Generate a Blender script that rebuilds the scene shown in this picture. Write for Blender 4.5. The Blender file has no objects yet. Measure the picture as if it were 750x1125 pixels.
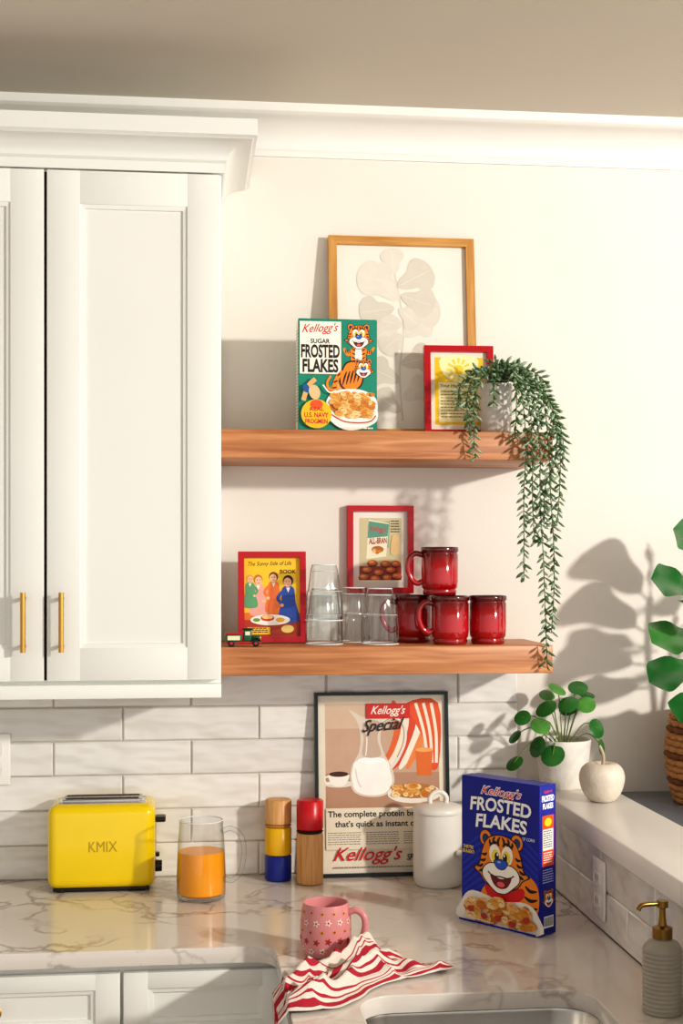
import bpy, bmesh, math, random
from mathutils import Vector, Matrix, noise
random.seed(7)
SC = bpy.context.scene
COL = SC.collection
pi = math.pi
# ------------------------------------------------------------------ materials
def lin(h):
    h = h.lstrip('#')
    o = []
    for i in (0, 2, 4):
        c = int(h[i:i+2], 16)/255
        o.append(c/12.92 if c <= .04045 else ((c+.055)/1.055)**2.4)
    return (o[0], o[1], o[2], 1)
_m = {}
def M(name, hexc=None, rough=.5, metal=0, var=.04, vscale=12, bump=0, bscale=60, trans=0, ior=1.45, coat=0, sss=0):
    if name in _m: return _m[name]
    if hexc is None: hexc = name
    m = bpy.data.materials.new(name); m.use_nodes = True
    nt = m.node_tree; b = nt.nodes['Principled BSDF']
    b.inputs['Roughness'].default_value = rough
    b.inputs['Metallic'].default_value = metal
    b.inputs['IOR'].default_value = ior
    b.inputs['Transmission Weight'].default_value = trans
    b.inputs['Coat Weight'].default_value = coat
    if sss:
        b.inputs['Subsurface Weight'].default_value = sss
        b.inputs['Subsurface Scale'].default_value = .01
    c = lin(hexc)
    tc = nt.nodes.new('ShaderNodeTexCoord')
    if var > 0 and not trans:
        n = nt.nodes.new('ShaderNodeTexNoise'); n.inputs['Scale'].default_value = vscale
        nt.links.new(tc.outputs['Object'], n.inputs['Vector'])
        r = nt.nodes.new('ShaderNodeValToRGB')
        r.color_ramp.elements[0].position = .3; r.color_ramp.elements[1].position = .7
        r.color_ramp.elements[0].color = (c[0]*(1-var), c[1]*(1-var), c[2]*(1-var), 1)
        r.color_ramp.elements[1].color = (min(1, c[0]*(1+var)), min(1, c[1]*(1+var)), min(1, c[2]*(1+var)), 1)
        nt.links.new(n.outputs['Fac'], r.inputs['Fac']); nt.links.new(r.outputs['Color'], b.inputs['Base Color'])
    else:
        b.inputs['Base Color'].default_value = c
    if bump > 0:
        n2 = nt.nodes.new('ShaderNodeTexNoise'); n2.inputs['Scale'].default_value = bscale
        nt.links.new(tc.outputs['Object'], n2.inputs['Vector'])
        bp = nt.nodes.new('ShaderNodeBump'); bp.inputs['Strength'].default_value = bump; bp.inputs['Distance'].default_value = .005
        nt.links.new(n2.outputs['Fac'], bp.inputs['Height']); nt.links.new(bp.outputs['Normal'], b.inputs['Normal'])
    _m[name] = m
    return m
def P(h):  # printed-paper ink colour
    return M('ink_'+h, h, rough=.42, var=.03, vscale=30)

def wood(name, c1, c2, c3, axis=0, scale=1.0, rough=.45):
    if name in _m: return _m[name]
    m = bpy.data.materials.new(name); m.use_nodes = True
    nt = m.node_tree; N = nt.nodes; L = nt.links; b = N['Principled BSDF']
    tc = N.new('ShaderNodeTexCoord'); mp = N.new('ShaderNodeMapping')
    s = [46*scale, 46*scale, 46*scale]; s[axis] = 2.2*scale
    mp.inputs['Scale'].default_value = s
    L.new(tc.outputs['Object'], mp.inputs['Vector'])
    n1 = N.new('ShaderNodeTexNoise'); n1.inputs['Scale'].default_value = 1.8; n1.inputs['Detail'].default_value = 9; n1.inputs['Distortion'].default_value = .5
    L.new(mp.outputs['Vector'], n1.inputs['Vector'])
    r = N.new('ShaderNodeValToRGB'); e = r.color_ramp.elements
    e[0].position = .30; e[0].color = lin(c1); e[1].position = .70; e[1].color = lin(c3)
    k = e.new(.5); k.color = lin(c2)
    L.new(n1.outputs['Fac'], r.inputs['Fac']); L.new(r.outputs['Color'], b.inputs['Base Color'])
    bp = N.new('ShaderNodeBump'); bp.inputs['Strength'].default_value = .15; bp.inputs['Distance'].default_value = .002
    L.new(n1.outputs['Fac'], bp.inputs['Height']); L.new(bp.outputs['Normal'], b.inputs['Normal'])
    b.inputs['Roughness'].default_value = rough
    _m[name] = m
    return m

def quartz():
    m = bpy.data.materials.new('quartz'); m.use_nodes = True
    nt = m.node_tree; N = nt.nodes; L = nt.links; b = N['Principled BSDF']
    tc = N.new('ShaderNodeTexCoord')
    n0 = N.new('ShaderNodeTexNoise'); n0.inputs['Scale'].default_value = 3.0; n0.inputs['Detail'].default_value = 8
    L.new(tc.outputs['Object'], n0.inputs['Vector'])
    mx = N.new('ShaderNodeMix'); mx.data_type = 'RGBA'; mx.inputs[0].default_value = .5
    L.new(tc.outputs['Object'], mx.inputs[6]); L.new(n0.outputs['Color'], mx.inputs[7])
    v = N.new('ShaderNodeTexVoronoi'); v.feature = 'DISTANCE_TO_EDGE'; v.inputs['Scale'].default_value = 8
    L.new(mx.outputs[2], v.inputs['Vector'])
    r = N.new('ShaderNodeValToRGB'); e = r.color_ramp.elements
    e[0].position = 0; e[0].color = lin('a89a90'); e[1].position = .06; e[1].color = lin('e3dcd3')
    L.new(v.outputs['Distance'], r.inputs['Fac'])
    n1 = N.new('ShaderNodeTexNoise'); n1.inputs['Scale'].default_value = 4; n1.inputs['Detail'].default_value = 4
    L.new(tc.outputs['Object'], n1.inputs['Vector'])
    r2 = N.new('ShaderNodeValToRGB'); r2.color_ramp.elements[0].position = .42; r2.color_ramp.elements[1].position = .60
    L.new(n1.outputs['Fac'], r2.inputs['Fac'])
    m2 = N.new('ShaderNodeMix'); m2.data_type = 'RGBA'
    L.new(r2.outputs['Color'], m2.inputs[0]); m2.inputs[6].default_value = lin('e0d9d1'); L.new(r.outputs['Color'], m2.inputs[7])
    L.new(m2.outputs[2], b.inputs['Base Color'])
    b.inputs['Roughness'].default_value = .1
    return m

def tilemat():
    m = bpy.data.materials.new('glazed_tile'); m.use_nodes = True
    nt = m.node_tree; N = nt.nodes; L = nt.links; b = N['Principled BSDF']
    g = N.new('ShaderNodeNewGeometry'); r = N.new('ShaderNodeValToRGB')
    r.color_ramp.elements[0].color = lin('e0dcd5'); r.color_ramp.elements[1].color = lin('f3f0ea')
    L.new(g.outputs['Random Per Island'], r.inputs['Fac']); L.new(r.outputs['Color'], b.inputs['Base Color'])
    tc = N.new('ShaderNodeTexCoord'); mp = N.new('ShaderNodeMapping'); mp.inputs['Scale'].default_value = (7, 7, 18)
    L.new(tc.outputs['Object'], mp.inputs['Vector'])
    n = N.new('ShaderNodeTexNoise'); n.inputs['Scale'].default_value = 1.6; n.inputs['Detail'].default_value = 1
    L.new(mp.outputs['Vector'], n.inputs['Vector'])
    bp = N.new('ShaderNodeBump'); bp.inputs['Strength'].default_value = .95; bp.inputs['Distance'].default_value = .012
    L.new(n.outputs['Fac'], bp.inputs['Height']); L.new(bp.outputs['Normal'], b.inputs['Normal'])
    b.inputs['Roughness'].default_value = .06
    b.inputs['Coat Weight'].default_value = .8
    return m

def redmug():
    m = bpy.data.materials.new('red_ombre_glaze'); m.use_nodes = True
    nt = m.node_tree; N = nt.nodes; L = nt.links; b = N['Principled BSDF']
    tc = N.new('ShaderNodeTexCoord'); sp = N.new('ShaderNodeSeparateXYZ'); L.new(tc.outputs['Object'], sp.inputs[0])
    mr = N.new('ShaderNodeMapRange'); mr.inputs['From Min'].default_value = 0; mr.inputs['From Max'].default_value = .105
    L.new(sp.outputs['Z'], mr.inputs['Value'])
    r = N.new('ShaderNodeValToRGB'); e = r.color_ramp.elements
    e[0].position = 0; e[0].color = lin('8c0a14'); e[1].position = 1; e[1].color = lin('40060a')
    for p, c in ((.35, 'b80c18'), (.62, 'a60b16'), (.84, '70090f')):
        k = e.new(p); k.color = lin(c)
    L.new(mr.outputs['Result'], r.inputs['Fac']); L.new(r.outputs['Color'], b.inputs['Base Color'])
    b.inputs['Roughness'].default_value = .1; b.inputs['Coat Weight'].default_value = .6
    return m
def thin_glass(name, tint, edge, shine=.5):
    # clear thin-walled glass: see-through face-on, glossier and slightly tinted at grazing angles
    m = bpy.data.materials.new(name); m.use_nodes = True
    nt = m.node_tree; N = nt.nodes; L = nt.links; N.remove(N['Principled BSDF']); out = N['Material Output']
    lw = N.new('ShaderNodeLayerWeight'); lw.inputs['Blend'].default_value = .5
    rp = N.new('ShaderNodeValToRGB'); rp.color_ramp.elements[0].color = lin(tint); rp.color_ramp.elements[1].color = lin(edge)
    rp.color_ramp.elements[0].position = .35
    L.new(lw.outputs['Facing'], rp.inputs['Fac'])
    tr = N.new('ShaderNodeBsdfTransparent'); L.new(rp.outputs['Color'], tr.inputs['Color'])
    gl = N.new('ShaderNodeBsdfGlossy'); gl.inputs['Roughness'].default_value = .04
    pw_ = N.new('ShaderNodeMath'); pw_.operation = 'POWER'; pw_.inputs[1].default_value = 2.5; L.new(lw.outputs['Facing'], pw_.inputs[0])
    ma = N.new('ShaderNodeMath'); ma.operation = 'MULTIPLY_ADD'; ma.inputs[1].default_value = shine; ma.inputs[2].default_value = .06; L.new(pw_.outputs[0], ma.inputs[0])
    mx = N.new('ShaderNodeMixShader'); L.new(ma.outputs[0], mx.inputs[0]); L.new(tr.outputs[0], mx.inputs[1]); L.new(gl.outputs[0], mx.inputs[2])
    L.new(mx.outputs[0], out.inputs['Surface'])
    return m

# ------------------------------------------------------------------ mesh helpers
def empty(name, loc=(0, 0, 0), rz=0, rx=0):
    e = bpy.data.objects.new(name, None); e.empty_display_size = .05
    e.matrix_world = Matrix.Translation(loc) @ Matrix.Rotation(rz, 4, 'Z') @ Matrix.Rotation(rx, 4, 'X')
    COL.objects.link(e); return e
def mk(name, V, F, mats, mi=None, parent=None, smooth=False, loc=None):
    me = bpy.data.meshes.new(name); me.from_pydata([tuple(v) for v in V], [], F)
    if not isinstance(mats, (list, tuple)): mats = [mats]
    for m in mats: me.materials.append(m)
    if mi: me.polygons.foreach_set('material_index', mi)
    if smooth: me.polygons.foreach_set('use_smooth', [True]*len(me.polygons))
    me.update()
    o = bpy.data.objects.new(name, me); COL.objects.link(o)
    if parent: o.parent = parent
    if loc: o.location = loc
    return o
def autosmooth(o, ang=40):
    me = o.data; me.polygons.foreach_set('use_smooth', [True]*len(me.polygons))
    bm = bmesh.new(); bm.from_mesh(me)
    for e in bm.edges:
        if len(e.link_faces) == 2 and e.calc_face_angle(0) > math.radians(ang): e.smooth = False
    bm.to_mesh(me); bm.free()
def box(name, x, y, z, mat, parent=None, bev=.0, seg=2):
    bm = bmesh.new(); bmesh.ops.create_cube(bm, size=1)
    for v in bm.verts:
        v.co = Vector(((x[0]+x[1])/2+v.co.x*(x[1]-x[0]), (y[0]+y[1])/2+v.co.y*(y[1]-y[0]), (z[0]+z[1])/2+v.co.z*(z[1]-z[0])))
    if bev > 0: bmesh.ops.bevel(bm, geom=bm.edges[:], offset=bev, segments=seg, affect='EDGES', profile=.5)
    bmesh.ops.recalc_face_normals(bm, faces=bm.faces)
    me = bpy.data.meshes.new(name); bm.to_mesh(me); bm.free(); me.materials.append(mat)
    o = bpy.data.objects.new(name, me); COL.objects.link(o)
    if parent: o.parent = parent
    if bev > 0: autosmooth(o, 50)
    return o
def lathe_geo(prof, n=40, c=(0, 0, 0)):
    V = []; F = []
    for r, z in prof:
        for i in range(n):
            a = 2*pi*i/n; V.append((c[0]+r*math.cos(a), c[1]+r*math.sin(a), c[2]+z))
    for j in range(len(prof)-1):
        for i in range(n):
            k = (i+1) % n
            F.append((j*n+i, j*n+k, (j+1)*n+k, (j+1)*n+i))
    if prof[0][0] > 1e-5: F.append(tuple(range(n-1, -1, -1)))
    if prof[-1][0] > 1e-5: F.append(tuple((len(prof)-1)*n+i for i in range(n)))
    return V, F
def lathe(name, prof, mat, parent=None, n=40, loc=None, ang=45, c=(0, 0, 0), open_top=False):
    V, F = lathe_geo(prof, n, c)
    if open_top: F = F[:-1]
    o = mk(name, V, F, mat, parent=parent, loc=loc)
    bm = bmesh.new(); bm.from_mesh(o.data); bmesh.ops.remove_doubles(bm, verts=bm.verts, dist=1e-6)
    bmesh.ops.recalc_face_normals(bm, faces=bm.faces); bm.to_mesh(o.data); bm.free()
    autosmooth(o, ang)
    return o
def catmull(pts, k=6, closed=False):
    pts = [Vector(p) for p in pts]; n = len(pts); out = []
    rng = n if closed else n-1
    for i in range(rng):
        if closed: p0, p1, p2, p3 = pts[(i-1) % n], pts[i], pts[(i+1) % n], pts[(i+2) % n]
        else: p0, p1, p2, p3 = pts[max(i-1, 0)], pts[i], pts[i+1], pts[min(i+2, n-1)]
        for j in range(k):
            t = j/k
            out.append(.5*((2*p1)+(p2-p0)*t+(2*p0-5*p1+4*p2-p3)*t*t+(3*p1-p0-3*p2+p3)*t**3))
    if not closed: out.append(pts[-1])
    return out
def sweep_geo(pts, rad, n=10, sx=1):
    pts = [Vector(p) for p in pts]; V = []; F = []
    if not isinstance(rad, (list, tuple)): rad = [rad]*len(pts)
    t0 = (pts[1]-pts[0]).normalized()
    up = Vector((0, 0, 1)) if abs(t0.z) < .9 else Vector((1, 0, 0))
    nrm = t0.cross(up).normalized()
    for i, p in enumerate(pts):
        t = (pts[min(i+1, len(pts)-1)]-pts[max(i-1, 0)]).normalized()
        nrm = (nrm-t*nrm.dot(t)).normalized(); bn = t.cross(nrm)
        for j in range(n):
            a = 2*pi*j/n; V.append(p+nrm*math.cos(a)*rad[i]*sx+bn*math.sin(a)*rad[i])
    for i in range(len(pts)-1):
        for j in range(n):
            k = (j+1) % n; F.append((i*n+j, i*n+k, (i+1)*n+k, (i+1)*n+j))
    F.append(tuple(range(n-1, -1, -1))); F.append(tuple((len(pts)-1)*n+j for j in range(n)))
    return V, F
def sweep(name, pts, rad, mat, parent=None, n=10, sx=1):
    V, F = sweep_geo(pts, rad, n, sx); return mk(name, V, F, mat, parent=parent, smooth=True)
class MB:
    def __init__(s): s.V = []; s.F = []; s.I = []
    def add(s, V, F, mi=0):
        b = len(s.V); s.V += [Vector(v) for v in V]
        for f in F: s.F.append(tuple(b+i for i in f)); s.I.append(mi)
    def build(s, name, mats, parent=None, smooth=False): return mk(name, s.V, s.F, mats, s.I, parent, smooth)

# ------------------------------------------------------------------ flat printed artwork (real ink layers on real paper)
_tc = {}
def text_geo(s, shear, bold):
    key = (s, shear, bold)
    if key in _tc: return _tc[key]
    c = bpy.data.curves.new('t', 'FONT'); c.body = s; c.size = 1; c.shear = shear; c.offset = bold; c.resolution_u = 3
    o = bpy.data.objects.new('t', c); COL.objects.link(o)
    dg = bpy.context.evaluated_depsgraph_get(); dg.update()
    me = bpy.data.meshes.new_from_object(o.evaluated_get(dg))
    V = [(v.co.x, v.co.y) for v in me.vertices]; F = [tuple(p.vertices) for p in me.polygons]
    bpy.data.objects.remove(o); bpy.data.curves.remove(c); bpy.data.meshes.remove(me)
    _tc[key] = (V, F); return V, F
class Art:
    def __init__(s, unit=.001, eps=3e-5):
        s.u = unit; s.eps = eps; s.l = 1; s.V = []; s.F = []; s.I = []; s.cols = []
    def ci(s, c):
        if c not in s.cols: s.cols.append(c)
        return s.cols.index(c)
    def put(s, V, F, c):
        b = len(s.V); y = -s.l*s.eps; s.l += 1
        s.V += [(v[0]*s.u, y, v[1]*s.u) for v in V]
        i = s.ci(c)
        for f in F: s.F.append(tuple(b+k for k in f)); s.I.append(i)
    def poly(s, pts, c): 
        a = sum(pts[i][0]*pts[(i+1) % len(pts)][1]-pts[(i+1) % len(pts)][0]*pts[i][1] for i in range(len(pts)))
        if a < 0: pts = pts[::-1]
        s.put(pts, [tuple(range(len(pts)))], c)
    def rect(s, x0, y0, x1, y1, c): s.poly([(x0, y0), (x1, y0), (x1, y1), (x0, y1)], c)
    def ell(s, cx, cy, rx, ry, c, rot=0, n=22):
        ca, sa = math.cos(rot), math.sin(rot)
        s.poly([(cx+rx*math.cos(2*pi*i/n)*ca-ry*math.sin(2*pi*i/n)*sa, cy+rx*math.cos(2*pi*i/n)*sa+ry*math.sin(2*pi*i/n)*ca) for i in range(n)], c)
    def blob(s, pts, c, k=5):
        q = catmull([(p[0], p[1], 0) for p in pts], k, True); s.poly([(v.x, v.y) for v in q], c)
    def stroke(s, pts, w, c, k=5, taper=False):
        q = catmull([(p[0], p[1], 0) for p in pts], k) if len(pts) > 2 else [Vector((p[0], p[1], 0)) for p in pts]
        V = []; n = len(q)
        for i, p in enumerate(q):
            t = (q[min(i+1, n-1)]-q[max(i-1, 0)]).normalized(); nn = Vector((-t.y, t.x, 0))
            ww = w/2*(1 if not taper else (.15+.85*math.sin(pi*min(1, max(0, (i+.3)/n)))))
            V.append(((p+nn*ww).x, (p+nn*ww).y)); V.append(((p-nn*ww).x, (p-nn*ww).y))
        s.put(V, [(2*i, 2*i+1, 2*i+3, 2*i+2) for i in range(n-1)], c)
    def text(s, t, x0, y0, x1, y1, c, shear=0, bold=0, rise=0, arc=0):
        V, F = text_geo(t, shear, bold)
        ax = min(v[0] for v in V); bx = max(v[0] for v in V); ay = min(v[1] for v in V); by = max(v[1] for v in V)
        W = []
        for v in V:
            f = (v[0]-ax)/(bx-ax)
            W.append((x0+f*(x1-x0), y0+(v[1]-ay)/(by-ay)*(y1-y0)+rise*f+arc*4*f*(1-f)))
        s.put(W, F, c)
    def lines(s, x0, x1, y0, y1, n, c, th=.45):
        V = []; F = []
        st = (y1-y0)/n
        for i in range(n):
            y = y1-st*i; x = x0
            while x < x1-3:
                w = random.uniform(3, 9); xe = min(x+w, x1-random.uniform(0, 3))
                if xe > x:
                    b = len(V); V += [(x, y-st*th), (xe, y-st*th), (xe, y), (x, y)]; F.append((b, b+1, b+2, b+3))
                x += w+1.3
        s.put(V, F, c)
    def build(s, name, parent=None, mat4=None):
        o = mk(name, s.V, s.F, [P(c) for c in s.cols], s.I, parent)
        if mat4 is not None: o.matrix_local = mat4
        return o
def flakes(a, x0, x1, y0, y1, n, sz, ang=0):
    cs = ['e0a24a', 'd38a2e', 'efc078', 'c9762a', 'f3d39a', 'e8b060']
    for i in range(n):
        x = random.uniform(x0, x1); y = random.uniform(y0, y1); r = sz*random.uniform(.7, 1.3)
        pts = []; m = 7
        for j in range(m):
            q = 2*pi*j/m; rr = r*random.uniform(.75, 1.2); pts.append((x+rr*math.cos(q), y+rr*.7*math.sin(q)))
        a.blob(pts, random.choice(cs), 2)
        a.stroke([(x-r*.5, y), (x, y+r*.25), (x+r*.5, y-r*.1)], r*.14, 'a85c1c', 2, True)
def tiger(a, cx, cy, k, body=False, mirror=1):
    O = 'f08a1e'; B = '17120f'; W = 'fbf6ea'
    T = lambda pts: [(cx+mirror*x*k, cy+y*k) for x, y in pts]
    E = lambda x, y, rx, ry, c, r=0: a.ell(cx+mirror*x*k, cy+y*k, rx*k, ry*k, c, r*mirror)
    if body:
        a.blob(T([(-20, -30), (-34, -62), (-38, -100), (-22, -128), (20, -128), (36, -100), (32, -60), (20, -30)]), B)
        a.blob(T([(-18, -30), (-31, -62), (-35, -100), (-20, -125), (18, -125), (33, -100), (29, -60), (18, -30)]), O)
        a.blob(T([(-8, -36), (-16, -66), (-16, -100), (-6, -116), (12, -112), (16, -80), (10, -50)]), W)
        a.blob(T([(24, -46), (48, -60), (66, -42), (72, -50), (52, -76), (26, -70)]), O)
        a.blob(T([(-26, -50), (-50, -66), (-62, -48), (-70, -56), (-52, -84), (-28, -76)]), O)
        for s in (-1, 1):
            for j in range(4):
                y = -56-j*18
                a.stroke(T([(s*30, y+4), (s*22, y), (s*15, y-4)]), 6*k, B, 3, True)
            for j in range(3):
                a.stroke(T([(s*(38+j*9), -54-j*1), (s*(40+j*9), -64), (s*(38+j*9), -74)]), 4*k, B, 3, True)
    for s in (-1, 1):
        E(s*36, 44, 15, 16, B); E(s*36, 44, 13, 14, O); E(s*36, 43, 8, 9, '2a3a5e')
    a.blob(T([(0, 54), (30, 46), (45, 22), (52, -4), (66, -14), (50, -24), (38, -38), (18, -46), (0, -48), (-18, -46), (-38, -38), (-50, -24), (-66, -14), (-52, -4), (-45, 22), (-30, 46)]), B)
    a.blob(T([(0, 52), (29, 44), (43, 21), (50, -5), (61, -14), (48, -23), (37, -36), (18, -44), (0, -46), (-18, -44), (-37, -36), (-48, -23), (-61, -14), (-50, -5), (-43, 21), (-29, 44)]), O)
    for s in (-1, 1):
        for p in ([(0+s*2, 50), (s*7, 42), (s*6, 32)], [(s*14, 49), (s*18, 42), (s*14, 35)], [(s*26, 43), (s*26, 37), (s*21, 32)],
                  [(s*46, 14), (s*38, 13), (s*33, 17)], [(s*50, 2), (s*41, 2), (s*36, 6)], [(s*56, -10), (s*48, -9), (s*42, -5)], [(s*52, -19), (s*46, -17), (s*41, -14)]):
            a.stroke(T(p), 5.2*k, B, 3, True)
    for s in (-1, 1):
        E(s*14, 17, 13, 18, W, -s*.12); E(s*12, 13, 10, 13, 'f7d94a', -s*.1); E(s*9.5, 13, 5, 8, '0f0f14'); E(s*8, 17, 1.8, 2.6, W)
        a.stroke(T([(s*3, 34), (s*14, 39), (s*27, 31)]), 4.5*k, B, 3, True)
    a.blob(T([(0, 0), (22, 2), (40, -8), (44, -24), (30, -40), (12, -52), (0, -54), (-12, -52), (-30, -40), (-44, -24), (-40, -8), (-22, 2)]), B)
    a.blob(T([(0, -2), (22, 0), (38, -9), (42, -24), (29, -38), (12, -50), (0, -52), (-12, -50), (-29, -38), (-42, -24), (-38, -9), (-22, 0)]), W)
    a.blob(T([(-24, -20), (0, -26), (24, -20), (16, -38), (0, -44), (-16, -38)]), '6e1218')
    E(0, -36, 9, 5, 'e8606a')
    a.stroke(T([(-30, -16), (-18, -23), (0, -22), (18, -23), (30, -16)]), 2.4*k, B, 4)
    a.blob(T([(-16, 6), (0, 10), (16, 6), (11, -6), (0, -10), (-11, -6)]), B)
    a.blob(T([(-14, 5), (0, 8.5), (14, 5), (10, -5), (0, -8.5), (-10, -5)]), '2b59c8')
    E(-4, 4, 4, 1.8, '9fc0f4')

# ------------------------------------------------------------------ materials instances
wallM = M('wall_paint', 'e8e2d9', .75, var=.015, vscale=3, bump=.05, bscale=220)
ceilM = M('ceiling_paint', 'd6cec1', .85, var=.02, vscale=2)
trimM = M('trim_paint', 'eeece6', .4, var=.01)
cabM = M('cabinet_paint', 'edede7', .38, var=.012, vscale=3)
darkM = M('dark_part_gap_shade', '2c2018', .8)
tileM = tilemat(); quartzM = quartz()
groutM = M('grout', 'cbc4ba', .9, bump=.2, bscale=300)
woodS = wood('oak_shelf', 'a0643a', 'bd7e50', 'd4986a', 0)
woodS2 = wood('maple', 'c98d4e', 'd9a468', 'e6b880', 2, 2)
woodF = wood('oak_frame', 'b07838', 'c48c48', 'd3a05c', 0, 1.5)
woodFz = wood('oak_frame_v', 'b07838', 'c48c48', 'd3a05c', 2, 1.5)
brass = M('brushed_brass', 'c79a4e', .28, 1, var=.05)
steel = M('stainless', 'b9b5ae', .25, 1, var=.05)
redF = M('red_frame_lacquer', 'b80d1e', .3, var=.03)
glassM = thin_glass('clear_glass', 'fdfefe', 'c4cccd', .5)
glassT = thin_glass('pressed_glass', 'fafdfd', 'a8b2b4', .8)
whiteC = M('white_ceramic', 'e9e5dc', .28, var=.03, bump=.08, bscale=80)

# ------------------------------------------------------------------ room shell
box('floor', (-3.2, 3.6), (-4.2, .1), (-.06, 0), wood('oak_floor', '8d6a48', 'a98259', 'c09a70', 1, .3, .5))
box('wall_back', (-3.2, 3.6), (0, .12), (0, 2.72), wallM)
box('ceiling', (-3.2, 3.6), (-4.2, .12), (2.636, 2.74), ceilM)
def crown(name, path, prof, mat, parent=None):
    V = []; F = []; n = len(prof)
    for f in path:
        for o, z in prof:
            x, y = f(o); V.append((x, y, z))
    for i in range(len(path)-1):
        for j in range(n):
            k = (j+1) % n; F.append((i*n+j, i*n+k, (i+1)*n+k, (i+1)*n+j))
    F.append(tuple(range(n))); F.append(tuple((len(path)-1)*n+j for j in range(n-1, -1, -1)))
    o = mk(name, V, F, mat, parent=parent)
    bm = bmesh.new(); bm.from_mesh(o.data); bmesh.ops.recalc_face_normals(bm, faces=bm.faces); bm.to_mesh(o.data); bm.free()
    return o
cp = [(-.001, 2.541), (.007, 2.541), (.009, 2.552)]
for i in range(9):
    a = i/8*pi/2; cp.append((.012+.066*(1-math.cos(a)), 2.556+.056*math.sin(a)))
cp += [(.084, 2.614), (.09, 2.618), (.09, 2.637), (-.001, 2.637)]
autosmooth(crown('trim_1', [lambda o: (-3.2, -o), lambda o: (3.6, -o)], cp, trimM), 30)

# ------------------------------------------------------------------ backsplash tiles
def tiles_back():
    mb = MB()
    rows = 6; rh = .0765; g = .0022
    for r in range(rows):
        z0 = .914+r*rh+g/2; z1 = z0+rh-g
        off = .159 if r % 2 == 0 else .0066
        x = off-.3048*6
        while x < .755:
            xa = max(x+g/2, -1.36); xb = min(x+.3048-g/2, .7555)
            if xb-xa > .01:
                tx = random.uniform(-.010, .010); tz = random.uniform(-.03, .03)
                cx = (xa+xb)/2; cz = (z0+z1)/2; b = .0028
                V = []
                for (px, pz, d) in ((xa, z0, .003), (xb, z0, .003), (xb, z1, .003), (xa, z1, .003),
                                    (xa, z0, .0065), (xb, z0, .0065), (xb, z1, .0065), (xa, z1, .0065),
                                    (xa+b, z0+b, .009), (xb-b, z0+b, .009), (xb-b, z1-b, .009), (xa+b, z1-b, .009)):
                    y = -d-((px-cx)*tx+(pz-cz)*tz if d > .004 else 0)
                    V.append((px, y, pz))
                F = [(8, 9, 10, 11)]
                for L0 in (0, 4):
                    for i in range(4):
                        k = (i+1) % 4; F.append((L0+i, L0+k, L0+4+k, L0+4+i))
                mb.add(V, F)
            x += .3048
    return mb.build('tiles', tileM)
bs = empty('tile_backsplash')
t = tiles_back(); t.parent = bs
box('grout_bed', (-1.36, .7555), (-.0045, -.0001), (.914, 1.3735), groutM, bs)

# ------------------------------------------------------------------ pony wall with tiled face and ledge cap
pw = empty('wall_pony')
box('core', (.797, .925), (-2.0, -.001), (0, 1.074), wallM, pw)
box('grout', (.790, .7975), (-2.0, -.001), (.914, 1.074), groutM, pw)
mb = MB()
for r in range(2):
    z0 = .9155+r*.0795; z1 = z0+.0773; y = -.10-(.15 if r else 0)+.3048
    while y > -1.95:
        ya = min(y-.0011, -.012); yb = max(y-.3048+.0011, -1.99)
        if ya-yb > .01:
            b = .0025; V = []; tt_ = random.uniform(-.008, .008)
            for (py, pz, x) in ((ya, z0, .7915), (yb, z0, .7915), (yb, z1, .7915), (ya, z1, .7915),
                                (ya, z0, .7885), (yb, z0, .7885), (yb, z1, .7885), (ya, z1, .7885),
                                (ya-b, z0+b, .786), (yb+b, z0+b, .786), (yb+b, z1-b, .786), (ya-b, z1-b, .786)):
                V.append((x+(tt_*(pz-z0) if x < .789 else 0), py, pz))
            F = [(8, 9, 10, 11)]
            for L0 in (0, 4):
                for i in range(4):
                    k = (i+1) % 4; F.append((L0+i, L0+k, L0+4+k, L0+4+i))
            mb.add(V, F)
        y -= .3048
mb.build('tiles', tileM, pw)
box('ledge_cap', (.772, .94), (-2.02, -.002), (1.0745, 1.115), M('ledge_paint', 'f1eee8', .3, var=.01), pw, .003)

def outlet(name, parent_m):
    e = empty(name); e.matrix_world = parent_m
    W = M('outlet_plastic', 'f2efe9', .3, var=.01)
    box('plate', (-.036, .036), (-.006, 0), (-.057, .057), W, e, .003)
    for s in (-1, 1):
        box('socket', (-.017, .017), (-.0085, -.005), (s*.022-.014, s*.022+.014), W, e, .004)
        for q in (-1, 1): box('slot', (q*.006-.001, q*.006+.001), (-.0088, -.008), (s*.022-.005, s*.022+.006), darkM, e)
    return e
outlet('wall_outlet', Matrix.Translation((-.427, -.0095, 1.184)))
outlet('wall_outlet', Matrix.Translation((.7855, -.555, .995)) @ Matrix.Rotation(-pi/2, 4, 'Z'))

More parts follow.
